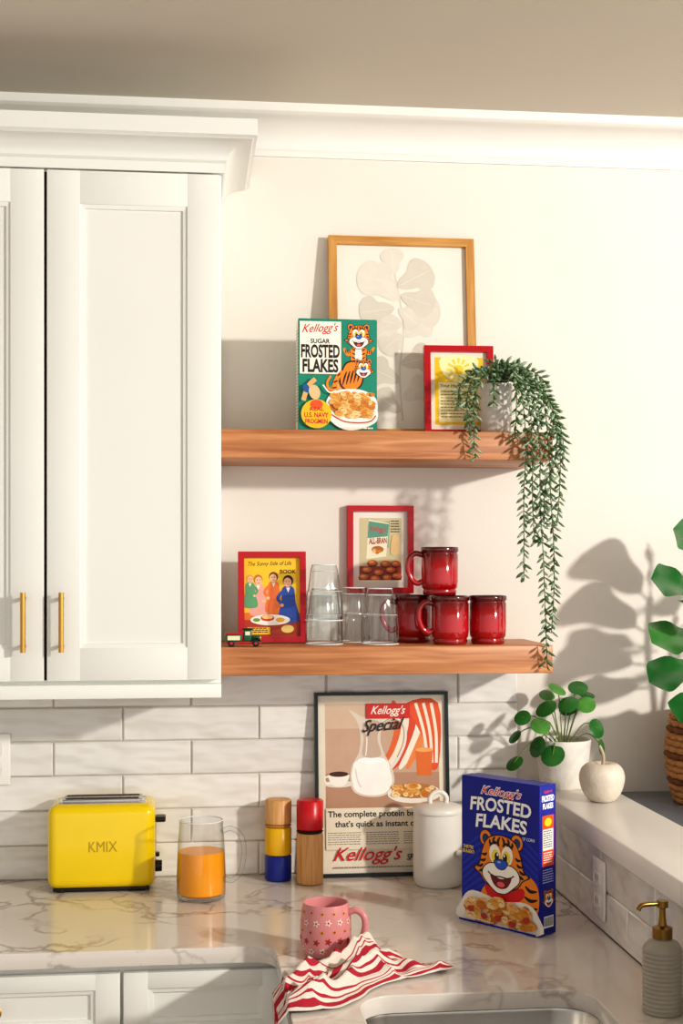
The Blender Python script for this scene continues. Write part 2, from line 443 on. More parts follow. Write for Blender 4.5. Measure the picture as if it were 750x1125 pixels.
# ------------------------------------------------------------------ upper cabinet
uc = empty('wall_cabinet')
box('carcass', (-1.72, .0667), (-.3, -.002), (1.3735, 2.41), cabM, uc, .001)
box('light_rail', (-1.72, .0667), (-.318, -.011), (1.345, 1.3733), cabM, uc, .002)
def shaker2(x0, x1, z0, z1, y, parent, st=.066, rt=.067, rb=.066, th=.02):
    box('stile', (x0, x0+st), (y, y+th), (z0, z1), cabM, parent, .0012)
    box('stile', (x1-st, x1), (y, y+th), (z0, z1), cabM, parent, .0012)
    box('rail', (x0+st-.0008, x1-st+.0008), (y+.0001, y+th), (z1-rt, z1-.0002), cabM, parent, .0006)
    box('rail', (x0+st-.0008, x1-st+.0008), (y+.0001, y+th), (z0+.0002, z0+rb), cabM, parent, .0006)
    s = .008
    xa, xb, za, zb = x0+st, x1-st, z0+rb, z1-rt
    V = [(xa, y+.003, za), (xb, y+.003, za), (xb, y+.003, zb), (xa, y+.003, zb),
         (xa+s, y+.0045, za+s), (xb-s, y+.0045, za+s), (xb-s, y+.0045, zb-s), (xa+s, y+.0045, zb-s),
         (xa+s+.001, y+.009, za+s+.001), (xb-s-.001, y+.009, za+s+.001), (xb-s-.001, y+.009, zb-s-.001), (xa+s+.001, y+.009, zb-s-.001)]
    F = [(8, 9, 10, 11)]
    for L0 in (0, 4):
        for i in range(4):
            k = (i+1) % 4; F.append((L0+i, L0+k, L0+4+k, L0+4+i))
    mk('panel', V, F, cabM, parent=parent)
xr = .0635
for i in range(4):
    w = .3445
    x1 = xr-i*(w+.006); shaker2(x1-w, x1, 1.382, 2.406, -.3215, uc)
    if i: box('gap_shade', (x1+.0005, x1+.0055), (-.309, -.3005), (1.383, 2.405), darkM, uc)  # dark strip paints in the deep shade between the doors
def bar_handle(x, y, z0, z1, parent):
    V, F = sweep_geo([(x, y-.026, z0), (x, y-.026, z1)], .0052, 14); autosmooth(mk('grip', V, F, brass, parent=parent), 40)
    for z in (z0+.012, z1-.012):
        sweep('post', [(x, y, z), (x, y-.026, z)], .004, brass, parent, 10)
bar_handle(-.2505, -.3215, 1.441, 1.56, uc); bar_handle(-.325, -.3215, 1.441, 1.56, uc)
bar_handle(-.2505-.701, -.3215, 1.441, 1.56, uc); bar_handle(-.325-.701, -.3215, 1.441, 1.56, uc)
pr = [(-.004, 2.409), (.005, 2.409), (.006, 2.428), (.010, 2.431)]
for i in range(8):
    a = i/7*pi/2; pr.append((.012+.048*(1-math.cos(a)), 2.433+.03*math.sin(a)))
pr += [(.064, 2.466), (.070, 2.468), (.070, 2.5), (-.004, 2.5)]
autosmooth(crown('cornice', [lambda o: (-1.72, -.318-o), lambda o: (.0667+o, -.318-o), lambda o: (.0667+o, -.002)], pr, cabM, uc), 30)
box('cornice_top', (-1.72, .07), (-.32, -.002), (2.41, 2.4995), cabM, uc)

# ------------------------------------------------------------------ shelves
def shelf(z0, z1):
    e = empty('floating_shelf'); box('board', (.0672, .774), (-.25, -.001), (z0, z1), woodS, e, .002)
shelf(1.838, 1.898); shelf(1.3835, 1.443)

# ------------------------------------------------------------------ base cabinets, worktop, sink
bc = empty('base_cabinet')
box('face', (-1.72, .188), (-.556, -.54), (.1, .884), cabM, bc)
box('face_side', (.188, .204), (-2.0, -.54), (.1, .884), cabM, bc)
box('end_panel', (.188, .79), (-2.016, -2.0), (0, .884), cabM, bc)
box('toe', (-1.72, .25), (-.5, -.48), (0, .1), darkM, bc)
box('toe_side', (.25, .27), (-2.0, -.48), (0, .1), darkM, bc)
for (xa, xb) in ((-.118, .181), (-.42, -.124), (-.722, -.426), (-1.024, -.728), (-1.326, -1.03)):
    shaker2(xa, xb, .745, .868, -.575, bc, .045, .03, .03, .018)
    shaker2(xa, xb, .11, .739, -.575, bc, .055, .055, .055, .018)
for xk in (-.27, -.574, -.876):
    kk = lathe('knob', [(0, 0), (.004, 0), (.004, .012), (.011, .016), (.012, .022), (.007, .026), (0, .026)], brass, bc, 20)
    kk.matrix_local = Matrix.Translation((xk-.075, -.575, .81)) @ Matrix.Rotation(pi/2, 4, 'X')
for ya in (-.62, -1.07, -1.52):
    for (za, zb) in ((.745, .868), (.11, .739)):
        box('side_door', (.170, .188), (ya-.44, ya), (za, zb), cabM, bc, .002)
def rrect(x0, x1, y0, y1, r, n=8, ccw=True):
    pts = []
    for cx, cy, a0 in ((x1-r, y1-r, 0), (x0+r, y1-r, pi/2), (x0+r, y0+r, pi), (x1-r, y0+r, 1.5*pi)):
        for i in range(n+1):
            a = a0+pi/2*i/n; pts.append((cx+r*math.cos(a), cy+r*math.sin(a)))
    return pts if ccw else pts[::-1]
def slab(name, loops, zc, half, mat, parent):
    c = bpy.data.curves.new('c', 'CURVE'); c.dimensions = '2D'; c.fill_mode = 'BOTH'; c.extrude = half-.002; c.bevel_depth = .002; c.bevel_resolution = 2; c.offset = -.002
    for lp in loops:
        s = c.splines.new('POLY'); s.points.add(len(lp)-1)
        for i, p in enumerate(lp): s.points[i].co = (p[0], p[1], 0, 1)
        s.use_cyclic_u = True
    o = bpy.data.objects.new('c', c); COL.objects.link(o)
    dg = bpy.context.evaluated_depsgraph_get(); dg.update()
    me = bpy.data.meshes.new_from_object(o.evaluated_get(dg)); bpy.data.objects.remove(o)
    me.name = name; me.materials.clear(); me.materials.append(mat)
    for v in me.vertices: v.co.z += zc
    ob = bpy.data.objects.new(name, me); COL.objects.link(ob); ob.parent = parent; autosmooth(ob, 35)
    return ob
R = .045
L = [(.7885, -.002), (-1.72, -.002), (-1.72, -.59)]
for i in range(9):
    a = pi/2-pi/2*i/8; L.append((.158-R+R*math.cos(a), -.59-R+R*math.sin(a)))
L += [(.158, -2.02), (.7885, -2.02)]
ct = empty('countertop')
sx0, sx1, sy0, sy1 = .272, .655, -1.52, -.90
slab('worktop', [L, rrect(sx0, sx1, sy0, sy1, .06, ccw=False)], .899, .015, quartzM, ct)
sk = empty('kitchen_sink')
V = []; F = []
rings = [(-.016, .882, .075), (-.004, .8825, .064), (-.003, .878, .064), (.006, .72, .058), (.03, .695, .04)]
for d, z, r in rings:
    for p in rrect(sx0+d, sx1-d, sy0+d, sy1-d, r): V.append((p[0], p[1], z))
n = 36
for j in range(len(rings)-1):
    for i in range(n):
        k = (i+1) % n; F.append((j*n+i, (j+1)*n+i, (j+1)*n+k, j*n+k))
F.append(tuple((len(rings)-1)*n+i for i in range(n)))
autosmooth(mk('basin', V, F, steel, parent=sk), 60)
lathe('drain', [(0, .6955), (.04, .6955), (.042, .6975), (.02, .697), (0, .6965)], M('drain_steel', '8d8983', .3, 1), sk, 24, c=(.468, -1.2, 0))

# ------------------------------------------------------------------ picture frames
def frame(name, loc, w, h, bar, depth, matf, paper, art, rz=0, lean=0, matv=None):
    e = empty(name, (loc[0], loc[1], loc[2]+depth*math.sin(lean)+.0004), rz, -lean)
    matv = matv or matf
    o = [(0, 0), (w, 0), (w, h), (0, h)]; i_ = [(bar, bar), (w-bar, bar), (w-bar, h-bar), (bar, h-bar)]
    for k in range(4):
        k2 = (k+1) % 4
        a0, a1, c1, c0 = o[k], o[k2], i_[k2], i_[k]
        vs = [(a0[0], depth, a0[1]), (a1[0], depth, a1[1]), (c1[0], depth, c1[1]), (c0[0], depth, c0[1]),
              (a0[0], 0, a0[1]), (a1[0], 0, a1[1]), (c1[0], 0, c1[1]), (c0[0], 0, c0[1])]
        fs = [(4, 5, 6, 7), (3, 2, 1, 0), (0, 1, 5, 4), (2, 3, 7, 6)]
        mk('bar', vs, fs, matv if k % 2 else matf, parent=e)
    box('backing', (bar*.5, w-bar*.5), (depth*.55, depth*.9), (bar*.5, h-bar*.5), paper, e)
    if art: art.build('print', e, Matrix.Translation((0, depth*.55-.0002, 0)))
    return e
paper = M('paper_white', 'ece6da', .6, var=.02)

# large oak frame with botanical print
a = Art()
LC = ['dcd5c9', 'd6cfc2', 'e0dace']
def figleaf(a, x, y, l, ang, c):
    pr = [(0, 0), (.12, .14), (.28, .2), (.42, .26), (.55, .4), (.75, .46), (.93, .3), (1.02, .05), (.97, -.24), (.78, -.44), (.58, -.42), (.45, -.26), (.3, -.22), (.12, -.14)]
    ca, sa = math.cos(ang), math.sin(ang)
    a.blob([(x+l*(px*ca-py*sa), y+l*(px*sa+py*ca)) for px, py in pr], c, 3)
    a.stroke([(x, y), (x+l*.5*ca, y+l*.5*sa), (x+l*.95*ca, y+l*.95*sa)], 1.0, 'ebe6dc', 2, True)
random.seed(11)
a.stroke([(165, 40), (160, 150), (170, 260), (150, 390)], 4, 'd6cfc2')
for (x, y, l, g) in ((160, 60, 70, 2.5), (165, 90, 75, .5), (160, 130, 80, 2.7), (163, 170, 78, .3), (165, 205, 80, 2.3), (168, 235, 75, .6), (168, 260, 85, 2.9),
                     (165, 290, 90, .1), (160, 320, 100, 2.4), (158, 350, 90, .5), (152, 380, 60, 1.7), (155, 355, 90, 2.9), (160, 300, 60, -.7), (165, 240, 60, -2.4), (150, 300, 80, 3.3), (165, 330, 80, -.3)):
    figleaf(a, x, y, l, g, random.choice(LC))
frame('oak_picture_frame', (.315, -.075, 1.898), .335, .464, .019, .02, woodF, M('art_paper', 'ebe6dc', .6, var=.02), a, lean=.11, matv=woodFz)

# red frame, sunburst print
a = Art(); W, H = 157, 203
a.rect(14, 14, 143, 189, 'f2ead6'); a.rect(24, 26, 133, 178, 'f4ca1c')
a.blob([(40, 178), (44, 140), (78, 122), (112, 140), (118, 178)], 'fdf3b8', 4)
for i in range(24):
    q = 2*pi*i/24
    if i % 2 == 0: a.poly([(78+10*math.cos(q-.1), 150+10*math.sin(q-.1)), (78+27*math.cos(q-.13), 150+27*math.sin(q-.13)), (78+27*math.cos(q+.13), 150+27*math.sin(q+.13)), (78+10*math.cos(q+.1), 150+10*math.sin(q+.1))], 'f8dc50')
a.ell(78, 150, 15, 15, 'fff1a0'); a.ell(78, 150, 11, 11, 'fbd838')
a.rect(32, 32, 125, 122, 'f8ecb4')
a.text('Your Happiest Story', 36, 108, 122, 118, '3a2410', 0, .01)
a.lines(37, 121, 38, 102, 9, '7a6a3a', .3)
frame('red_picture_frame', (.519, -.13, 1.898), .155, .203, .014, .018, redF, paper, a, rz=-.03, lean=.09)

# red frame, cookbook cover print
a = Art(); W, H = 149, 200
a.rect(13, 13, 136, 187, 'f3c52c')
a.text('The Sunny Side of Life', 22, 166, 118, 178, '231a12', .3, .01, rise=2); a.text('BOOK', 92, 152, 128, 161, '231a12', 0, .03)
a.rect(13, 13, 136, 58, 'b03a20'); a.rect(13, 50, 136, 66, 'e2772a')
def person(a, x, y, k, dress, skin, hair, s=1):
    a.blob([(x-10*k, y+48*k), (x+10*k, y+48*k), (x+14*k, y+20*k), (x+20*k, y-16*k), (x-18*k, y-16*k), (x-13*k, y+20*k)], dress)
    a.stroke([(x+9*k*s, y+42*k), (x+20*k*s, y+28*k), (x+12*k*s, y+16*k)], 6*k, dress)
    a.ell(x+12*k*s, y+14*k, 3.5*k, 3.5*k, skin)
    a.ell(x, y+61*k, 10*k, 11*k, hair); a.ell(x+1*k*s, y+58*k, 7.6*k, 9*k, skin)
    a.ell(x+4*k*s, y+60*k, 1, 1.2, '231a12'); a.ell(x-2*k*s, y+60*k, 1, 1.2, '231a12'); a.stroke([(x-2*k, y+54*k), (x+1*k, y+53*k), (x+4*k, y+54.5*k)], 1.1, 'b01820')
    a.poly([(x-4*k, y+48*k), (x+4*k, y+48*k), (x, y+38*k)], 'f4e9d8')
person(a, 44, 78, 1.0, 'e9a79a', 'f0c09a', 'c8742c', 1); person(a, 78, 84, 1.0, 'ef7a3a', 'f0c09a', '7a3a1c', -1); person(a, 110, 66, 1.15, '2d4fa8', 'eeb48c', '2c1a12', -1)
person(a, 26, 92, .8, '5ea070', 'f0c09a', 'd9a24a', 1)
a.ell(70, 50, 44, 12, 'f6efe2'); a.ell(64, 54, 15, 7, 'd23a24'); a.ell(64, 56, 12, 4, 'f0cf7e'); a.ell(92, 50, 10, 5, 'e8a23a'); a.ell(40, 50, 8, 4, '6a9a3e')
a.rect(20, 18, 70, 34, 'f3c52c'); a.lines(24, 66, 20, 33, 3, '4a1a10', .5); a.ell(108, 30, 14, 9, 'f3d27a')
frame('red_picture_frame', (.109, -.118, 1.443), .149, .2, .013, .018, redF, paper, a, rz=.02, lean=.09)

# red frame hung on wall, cereal advert
a = Art()
a.rect(28, 28, 125, 172, 'cfc39a'); a.rect(28, 28, 125, 62, '9c3a1c')
a.blob([(46, 95), (96, 104), (98, 165), (48, 158)], '8fb08a', 1)
a.poly([(44, 78), (90, 84), (96, 160), (50, 168)], 'f1e8cc'); a.poly([(47, 126), (93, 130), (96, 158), (50, 165)], '5f9a86')
a.text("Kellogg's", 52, 138, 90, 154, 'c81e24', .4, .01, rise=-2); a.text('ALL-BRAN', 50, 112, 91, 126, '9c1a1a', 0, .03, rise=2)
a.ell(70, 100, 14, 8, 'b5692a'); flakes(a, 60, 82, 92, 100, 6, 4)
for (x, y) in ((45, 52), (72, 46), (100, 52), (112, 66), (58, 68), (88, 66), (38, 36), (64, 32), (92, 34), (114, 38)):
    a.ell(x, y, 12, 8, '5c1f10'); a.ell(x, y+2, 11, 6.5, 'd2642c'); a.ell(x-2, y+3, 6, 3, 'eda05a')
a.rect(28, 24, 125, 30, 'f0e6cc')
a.blob([(100, 90), (118, 92), (120, 130), (104, 132)], 'e2c08a', 2); a.lines(100, 122, 136, 166, 5, '5a4326', .35)
frame('red_picture_frame', (.3595, -.0205, 1.5495), .152, .2, .013, .02, redF, paper, a)

# breakfast advert poster
a = Art(); W, H = 306, 412
a.rect(9, 9, 297, 403, 'e9dfca')
a.rect(24, 152, 284, 386, 'c9a78e'); a.rect(24, 152, 284, 230, 'b98f74'); a.rect(24, 330, 284, 386, 'd5b9a0')
for i in range(5):
    x = 170+i*22
    a.blob([(x+6, 386), (x+18, 386), (x+30-6*i, 330), (x+18-10*i, 270), (x-20-6*i, 238), (x-26-6*i, 244), (x-2-8*i, 280), (x+12-6*i, 330)], ['e0662e', 'f2e4cc', 'd9482a', 'f6ead4', 'e8874a'][i], 4)
a.blob([(210, 386), (284, 386), (284, 250), (262, 240), (250, 300), (226, 350)], 'e2541f', 4)
for i in range(3): a.stroke([(232+i*18, 386), (250+i*14, 320), (258+i*10, 250)], 7, 'f4e6cf', 5)
a.blob([(80, 216), (88, 188), (120, 176), (160, 180), (180, 206), (176, 240), (158, 274), (150, 306), (156, 340), (168, 362), (150, 358), (112, 356), (92, 366), (78, 372), (96, 346), (104, 312), (100, 276), (84, 246)], 'ded0bf')
a.blob([(84, 216), (92, 191), (120, 180), (158, 184), (175, 207), (171, 236), (160, 258), (98, 258), (86, 240)], 'fbf8f0')
a.ell(129, 258, 32, 7, 'ffffff')
a.blob([(110, 268), (150, 268), (143, 306), (148, 344), (112, 344), (112, 306)], 'c8ae98')
a.stroke([(116, 268), (119, 306), (114, 346)], 2.5, 'f6efe6'); a.stroke([(92, 240), (96, 216), (104, 198)], 3, 'e2dacd')
a.stroke([(154, 342), (176, 354), (204, 338), (206, 300), (190, 262), (172, 238)], 7, 'e9dfd2'); a.stroke([(156, 342), (176, 352), (201, 336), (203, 300), (188, 264)], 2.4, 'b79c86')
a.ell(54, 206, 34, 8, 'e6dccc'); a.blob([(32, 228), (76, 228), (70, 206), (54, 200), (38, 206)], 'f6f0e4'); a.ell(54, 228, 22, 6, '4a2414'); a.stroke([(34, 224), (22, 220), (26, 208), (38, 208)], 4, 'f6f0e4')
a.poly([(234, 222), (266, 222), (270, 280), (230, 280)], 'e0702c'); a.ell(250, 280, 20, 5, 'f3a95e')
a.ell(226, 182, 62, 22, 'f1e9dc'); a.ell(226, 188, 52, 17, 'b5793c'); flakes(a, 182, 270, 178, 200, 46, 8)
a.rect(118, 352, 218, 386, 'c9281e'); a.text("Kellogg's", 128, 356, 208, 381, 'f6eadb', .45, .012)
a.text('Special', 108, 312, 206, 348, '2a1c16', .5, .012, rise=8)
a.rect(24, 60, 284, 151.5, 'e9dfca')
a.text('The complete protein breakfast', 28, 128, 280, 146, '1c1512', 0, .025); a.text("that's quick as instant coffee", 44, 106, 262, 124, '1c1512', 0, .025)
a.lines(28, 104, 68, 98, 6, '6c6054', .3); a.lines(114, 190, 68, 98, 6, '6c6054', .3); a.lines(200, 280, 68, 98, 6, '6c6054', .3)
a.text("Kellogg's", 40, 26, 196, 66, 'c8181e', .45, .006); a.text('SPECIAL K', 206, 34, 276, 48, '1c1512', .2, .02)
a.lines(40, 276, 15, 22, 1, '8c8074', .4)
frame('framed_poster', (.2835, -.064, .914), .306, .412, .0075, .014, M('black_frame', '14201c', .3), paper, a, lean=.095)

# ------------------------------------------------------------------ cereal boxes
def cereal_box(name, loc, rz, w, h, d, front, side_l, side_r, mcol):
    e = empty(name, loc, rz)
    box('carton', (0, w), (0, d), (0, h), M('card_'+mcol, mcol, .35, var=.02), e, .0008, 1)
    box('top_flap', (.001, w-.001), (.001, d*.62), (h, h+.0012), M('card_'+mcol, mcol), e)
    front.build('front_print', e, Matrix.Translation((0, -.00012, 0)))
    if side_l: side_l.build('left_print', e, Matrix.Translation((-.00012, d, 0)) @ Matrix.Rotation(-pi/2, 4, 'Z'))
    if side_r: side_r.build('right_print', e, Matrix.Translation((w+.00012, 0, 0)) @ Matrix.Rotation(pi/2, 4, 'Z'))
    return e
random.seed(5)
# modern blue box 190 x 283
a = Art()
BL = '0c1a94'
a.rect(1, 1, 189, 282, BL)
for i in range(10):
    y = 10+i*14
    a.stroke([(0.5+2, y), (60, y+40), (140, y+44), (188, y+16)], 5, '1430b8', 4)
a.text("Kellogg's", 48, 247, 150, 271, 'ffffff', .4, .045); a.text("Kellogg's", 50, 249, 148, 269, 'd8141c', .4, .006)
a.text('FROSTED', 20, 216, 174, 247, '0a1060', .1, .06, arc=3); a.text('FROSTED', 22, 218, 172, 245, 'ffffff', .1, .03, arc=3)
a.text('FLAKES', 34, 184, 164, 215, '0a1060', .1, .06, arc=3); a.text('FLAKES', 36, 186, 162, 213, 'ffffff', .1, .03, arc=3)
a.text('OF CORN', 150, 176, 180, 182, 'dfe6ff', 0, .01)
a.blob([(60, 75), (50, 40), (90, 20), (150, 20), (186, 40), (188, 90), (160, 110), (120, 90)], 'f08a1e')
for p in ([(186, 84), (170, 82), (158, 90)], [(187, 68), (170, 64), (156, 70)], [(187, 52), (172, 48), (158, 52)], [(66, 60), (76, 62), (84, 56)]): a.stroke(p, 7, '17120f', 4, True)
a.blob([(66, 84), (100, 70), (150, 84), (154, 66), (128, 50), (108, 44), (84, 52), (62, 66)], 'd8141c')
tiger(a, 100, 122, 1.06)
a.text("THEY'RE", 6, 142, 32, 149, 'f6d21e', .1, .03); a.text('GR-R-REAT!', 4, 133, 34, 140, 'f6d21e', .1, .03)
a.blob([(1, 36), (30, 62), (100, 52), (160, 58), (189, 40), (189, 1), (1, 1)], 'f4efe6', 4)
flakes(a, 12, 180, 10, 44, 90, 11); flakes(a, 30, 150, 40, 54, 24, 10)
for i in range(5): a.ell(30+i*34, random.uniform(14, 34), 8, 6, 'b83c2a'); 
a.rect(1, 1, 189, 5, BL); a.lines(20, 90, 6.5, 9.5, 1, 'f2f2ff', .6)
s = Art(); s.rect(.8, 1, 49, 282, BL)
s.text('FROSTED', 6, 252, 44, 264, 'ffffff', 0, .04); s.text('FLAKES', 9, 238, 41, 249, 'ffffff', 0, .04); s.text("Kellogg's", 12, 266, 38, 274, 'e8343c', .4, .02)
s.rect(7, 130, 43, 226, 'e8561c'); s.rect(9, 160, 41, 200, 'f4efe6'); s.lines(11, 39, 134, 156, 5, 'ffffff', .4); s.lines(11, 39, 163, 197, 8, '30303a', .4)
s.ell(25, 213, 11, 8, 'f6d21e'); s.lines(8, 42, 96, 124, 6, 'c8d2ff', .35); tiger(s, 26, 68, .3); s.rect(10, 14, 40, 36, 'ffffff')
for i in range(9): s.rect(12+i*3, 17, 12+i*3+(1.2 if i % 2 else 2), 34, '15151c')
cereal_box('cereal_box', (.537, -.443, .9158), math.atan2(-.151, .119), .192, .283, .05, a, None, s, BL)
# vintage green box 170 x 241
a = Art(); G = '0e8a72'
a.rect(1, 1, 169, 240, G); a.ell(86, 86, 18, 24, 'e8a85a')
tiger(a, 130, 204, .48, True)
a.rect(3, 124, 92, 236, 'f6f0e0')
a.text("Kellogg's", 8, 206, 86, 230, 'd0141c', .45, .008, rise=4); a.text('SUGAR', 26, 189, 68, 199, '1c1614', 0, .03)
a.text('FROSTED', 6, 158, 89, 187, '1c1614', 0, .035); a.text('FLAKES', 9, 127, 86, 156, '1c1614', 0, .035)
O = 'f08a1e'; K = '17120f'
a.blob([(92, 128), (104, 150), (126, 152), (140, 132), (138, 104), (120, 88), (98, 92), (88, 108)], K); a.blob([(94, 127), (105, 147), (125, 149), (137, 131), (135, 105), (119, 91), (99, 95), (91, 109)], O)
for i in range(5): a.stroke([(95+i*8, 100+i*2), (99+i*8, 116+i*2), (104+i*7, 130+i)], 4, K, 4, True)
a.stroke([(96, 130), (84, 116), (78, 96), (88, 84)], 10, O); a.stroke([(90, 126), (84, 120)], 3, K); a.stroke([(84, 110), (76, 106)], 3, K); a.stroke([(82, 96), (74, 94)], 3, K)
a.stroke([(70, 120), (62, 106), (66, 92), (80, 90)], 5, O); 
tiger(a, 140, 136, .36, False, -1)
a.blob([(60, 66), (80, 88), (130, 92), (166, 74), (168, 40), (140, 24), (90, 24), (66, 40)], 'e9f0ea', 5)
a.ell(116, 56, 50, 22, 'c8762c'); flakes(a, 74, 160, 44, 82, 70, 8)
a.blob([(60, 50), (90, 34), (140, 32), (168, 46), (166, 22), (130, 6), (96, 6), (68, 24)], 'f4f0e8', 5); a.stroke([(66, 40), (100, 22), (150, 22), (166, 36)], 3, 'c23a2a', 5)
flakes(a, 84, 156, 34, 44, 26, 7)
a.ell(38, 38, 33, 31, 'f0c020'); a.ell(38, 58, 14, 10, 'e85a20'); a.text('REAL', 24, 44, 54, 52, 'c8141c', 0, .03); a.text('U.S. NAVY', 12, 30, 64, 41, 'c8141c', 0, .03); a.text('FROGMEN', 14, 17, 62, 27, 'c8141c', 0, .03)
a.stroke([(10, 66), (20, 96), (36, 112)], 10, 'e6b072'); a.ell(16, 92, 7, 10, '1a5a9a', .4); a.ell(34, 84, 12, 16, 'e0c090', .3); a.stroke([(52, 100), (66, 84), (80, 88)], 3, 'f6f0e0')
a.lines(92, 160, 4, 10, 1, 'f6f0e0', .5)
s = Art(); s.rect(1, 1, 44, 240, 'f0e9d6'); s.lines(6, 39, 20, 220, 30, '5a6a60', .4)
cereal_box('vintage_cereal_box', (.2325, -.2, 1.8983), .02, .17, .241, .045, a, s, None, G)

# ------------------------------------------------------------------ toaster
tz = .914
ts = empty('toaster', (-.299, -.146, tz))
yel = M('yellow_enamel', 'f4d200', .25, var=.02, coat=.4)
blkp = M('black_plastic', '17171a', .35)
box('body', (0, .228), (0, .131), (.007, .187), yel, ts, .022, 6)
box('base', (.012, .216), (.008, .123), (.003, .0095), blkp, ts, .002)
for x in (.02, .19):
    for y in (.02, .1): lathe('foot', [(.009, 0), (.009, .0035)], blkp, ts, 14, c=(x+.008, y, 0))
for y in (.032, .075):
    box('slot_trim', (.03, .198), (y, y+.026), (.1865, .1945), steel, ts, .0015)
    box('slot', (.036, .192), (y+.006, y+.020), (.194, .1952), darkM, ts)
box('top_plate', (.022, .206), (.024, .109), (.186, .1885), M('chrome', 'cfcfce', .15, 1), ts, .001)
box('lever_slot', (.2275, .2288), (.052, .058), (.04, .15), darkM, ts)
box('lever', (.228, .25), (.035, .075), (.142, .153), blkp, ts, .003)
dl = lathe('dial', [(0, 0), (.013, 0), (.012, .014), (0, .014)], blkp, ts, 24); dl.matrix_local = Matrix.Translation((.228, .05, .045)) @ Matrix.Rotation(pi/2, 4, 'Y')
box('button', (.228, .236), (.07, .09), (.06, .068), blkp, ts, .002)
V, F = text_geo('KMIX', 0, .0)
ax = min(v[0] for v in V); bx = max(v[0] for v in V); by = max(v[1] for v in V)
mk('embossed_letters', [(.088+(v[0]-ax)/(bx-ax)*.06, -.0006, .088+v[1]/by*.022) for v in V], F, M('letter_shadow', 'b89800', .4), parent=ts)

# ------------------------------------------------------------------ glass mug of juice
def handle(name, pts, r, mat, parent, n=12, sx=1): return sweep(name, catmull(pts, 6), r, mat, parent, n, sx)
jm = empty('glass_mug_of_juice', (.027, -.215, .914), -.35)
lathe('glass', [(0, .0003), (.044, .0003), (.0495, .004), (.051, .012), (.0515, .05), (.049, .11), (.0455, .155), (.0462, .1645)], glassM, jm, 56, open_top=True)
rimp = [Vector((.0455*math.cos(2*pi*i/48), .0455*math.sin(2*pi*i/48), .1645)) for i in range(49)]
sweep('rim', rimp, .0013, M('glass_rim', 'e6ebea', .05, var=0), jm, 8)
lathe('juice', [(0, .0082), (.0436, .0092), (.0492, .0142), (.0505, .05), (.0490, .088), (.0478, .100), (0, .100)], M('orange_juice', 'ffa400', .3, var=.05), jm, 56)
handle('handle', [(.046, 0, .143), (.066, 0, .150), (.088, 0, .135), (.094, 0, .10), (.086, 0, .06), (.068, 0, .042), (.0505, 0, .045)], .0055, glassT, jm)

# ------------------------------------------------------------------ pepper mills
def mill(name, loc, segs, r=.0295):
    e = empty(name, loc); z = 0
    for i, (h, m) in enumerate(segs):
        b = .003
        lathe('section', [(0, z+.0004), (r-b, z+.0004), (r, z+b), (r, z+h-b), (r-b, z+h), (0, z+h)], m, e, 44)
        z += h
    return e
blu = M('blue_lacquer', '1c2f9c', .3); yl2 = M('yellow_lacquer', 'f2be12', .3); rd2 = M('red_lacquer', 'c8121e', .3)
mill('pepper_mill', (.199, -.062, .914), [(.056, blu), (.062, yl2), (.0065, wood('maple_dk', 'a86f38', 'b98048', 'c89058', 2, 2)), (.055, woodS2)])
mill('pepper_mill', (.266, -.105, .914), [(.112, woodS2), (.0065, darkM), (.066, rd2)])

# ------------------------------------------------------------------ canister
cn = empty('ceramic_canister', (.545, -.145, .914))
lathe('jar', [(0, 0), (.048, 0), (.053, .004), (.055, .02), (.0555, .12), (.054, .15), (.0535, .158), (.050, .158), (.051, .15), (.052, .02), (0, .01)], whiteC, cn, 56)
lathe('lid', [(0, .156), (.049, .1585), (.056, .159), (.057, .165), (.054, .171), (.04, .176), (.02, .179), (0, .1795)], whiteC, cn, 56)
handle('lid_loop', [(-.017, 0, .176), (-.019, 0, .188), (-.012, 0, .199), (0, 0, .203), (.012, 0, .199), (.019, 0, .188), (.017, 0, .176)], .0052, whiteC, cn)
box('spoon_rest', (.030, .062), (-.060, -.044), (.072, .084), whiteC, cn, .004)

# ------------------------------------------------------------------ red mugs
rm = redmug()
def red_mug(loc, rz, sc=1):
    e = empty('red_mug', loc, rz)
    lathe('cup', [(0, 0), (.034, 0), (.0365, .003), (.037, .010), (.0355, .013), (.0388, .017), (.0402, .03), (.0402, .088), (.0385, .0905), (.0385, .093), (.0412, .096), (.0412, .103), (.040, .105), (.037, .105), (.0365, .10), (.0365, .02), (.033, .012), (0, .011)], rm, e, 48)
    handle('handle', [(.039, 0, .088), (.055, 0, .091), (.068, 0, .078), (.070, 0, .056), (.062, 0, .035), (.050, 0, .026), (.039, 0, .03)], .006, rm, e, 12)
    return e
red_mug((.498, -.10, 1.4432), pi*.98); red_mug((.563, -.19, 1.4432), pi*1.03); red_mug((.649, -.175, 1.4432), pi*.30)
red_mug((.546, -.158, 1.5486), pi*1.0)

# ------------------------------------------------------------------ tumblers (inverted, faceted pressed glass)
def tumbler_geo(z, sc=1):
    n = 10; N = 80
    pr = [(.0405, .0004), (.0408, .010), (.0378, .0125), (.0375, .04), (.0352, .062), (.0325, .067), (.0290, .108), (.0275, .114), (.026, .121), (0, .121)]
    V = []; F = []
    for idx, (r, zz) in enumerate(pr):
        for i in range(N):
            a = 2*pi*i/N; f = 1
            if 2 <= idx <= 7:
                ph = abs((a % (2*pi/n))-pi/n)/(pi/n); f = 1+.09*(1-ph**2) if idx < 6 else 1+.04*(1-ph**2)
            V.append((r*f*sc*math.cos(a), r*f*sc*math.sin(a), z+zz))
    for j in range(len(pr)-1):
        for i in range(N):
            q = (i+1) % N; F.append((j*N+i, j*N+q, (j+1)*N+q, (j+1)*N+i))
    b = len(V)
    for i in range(N): V.append((.0262*sc*math.cos(2*pi*i/N), .0262*sc*math.sin(2*pi*i/N), z+.106))
    F.append(tuple(b+i for i in range(N)))
    return V, F
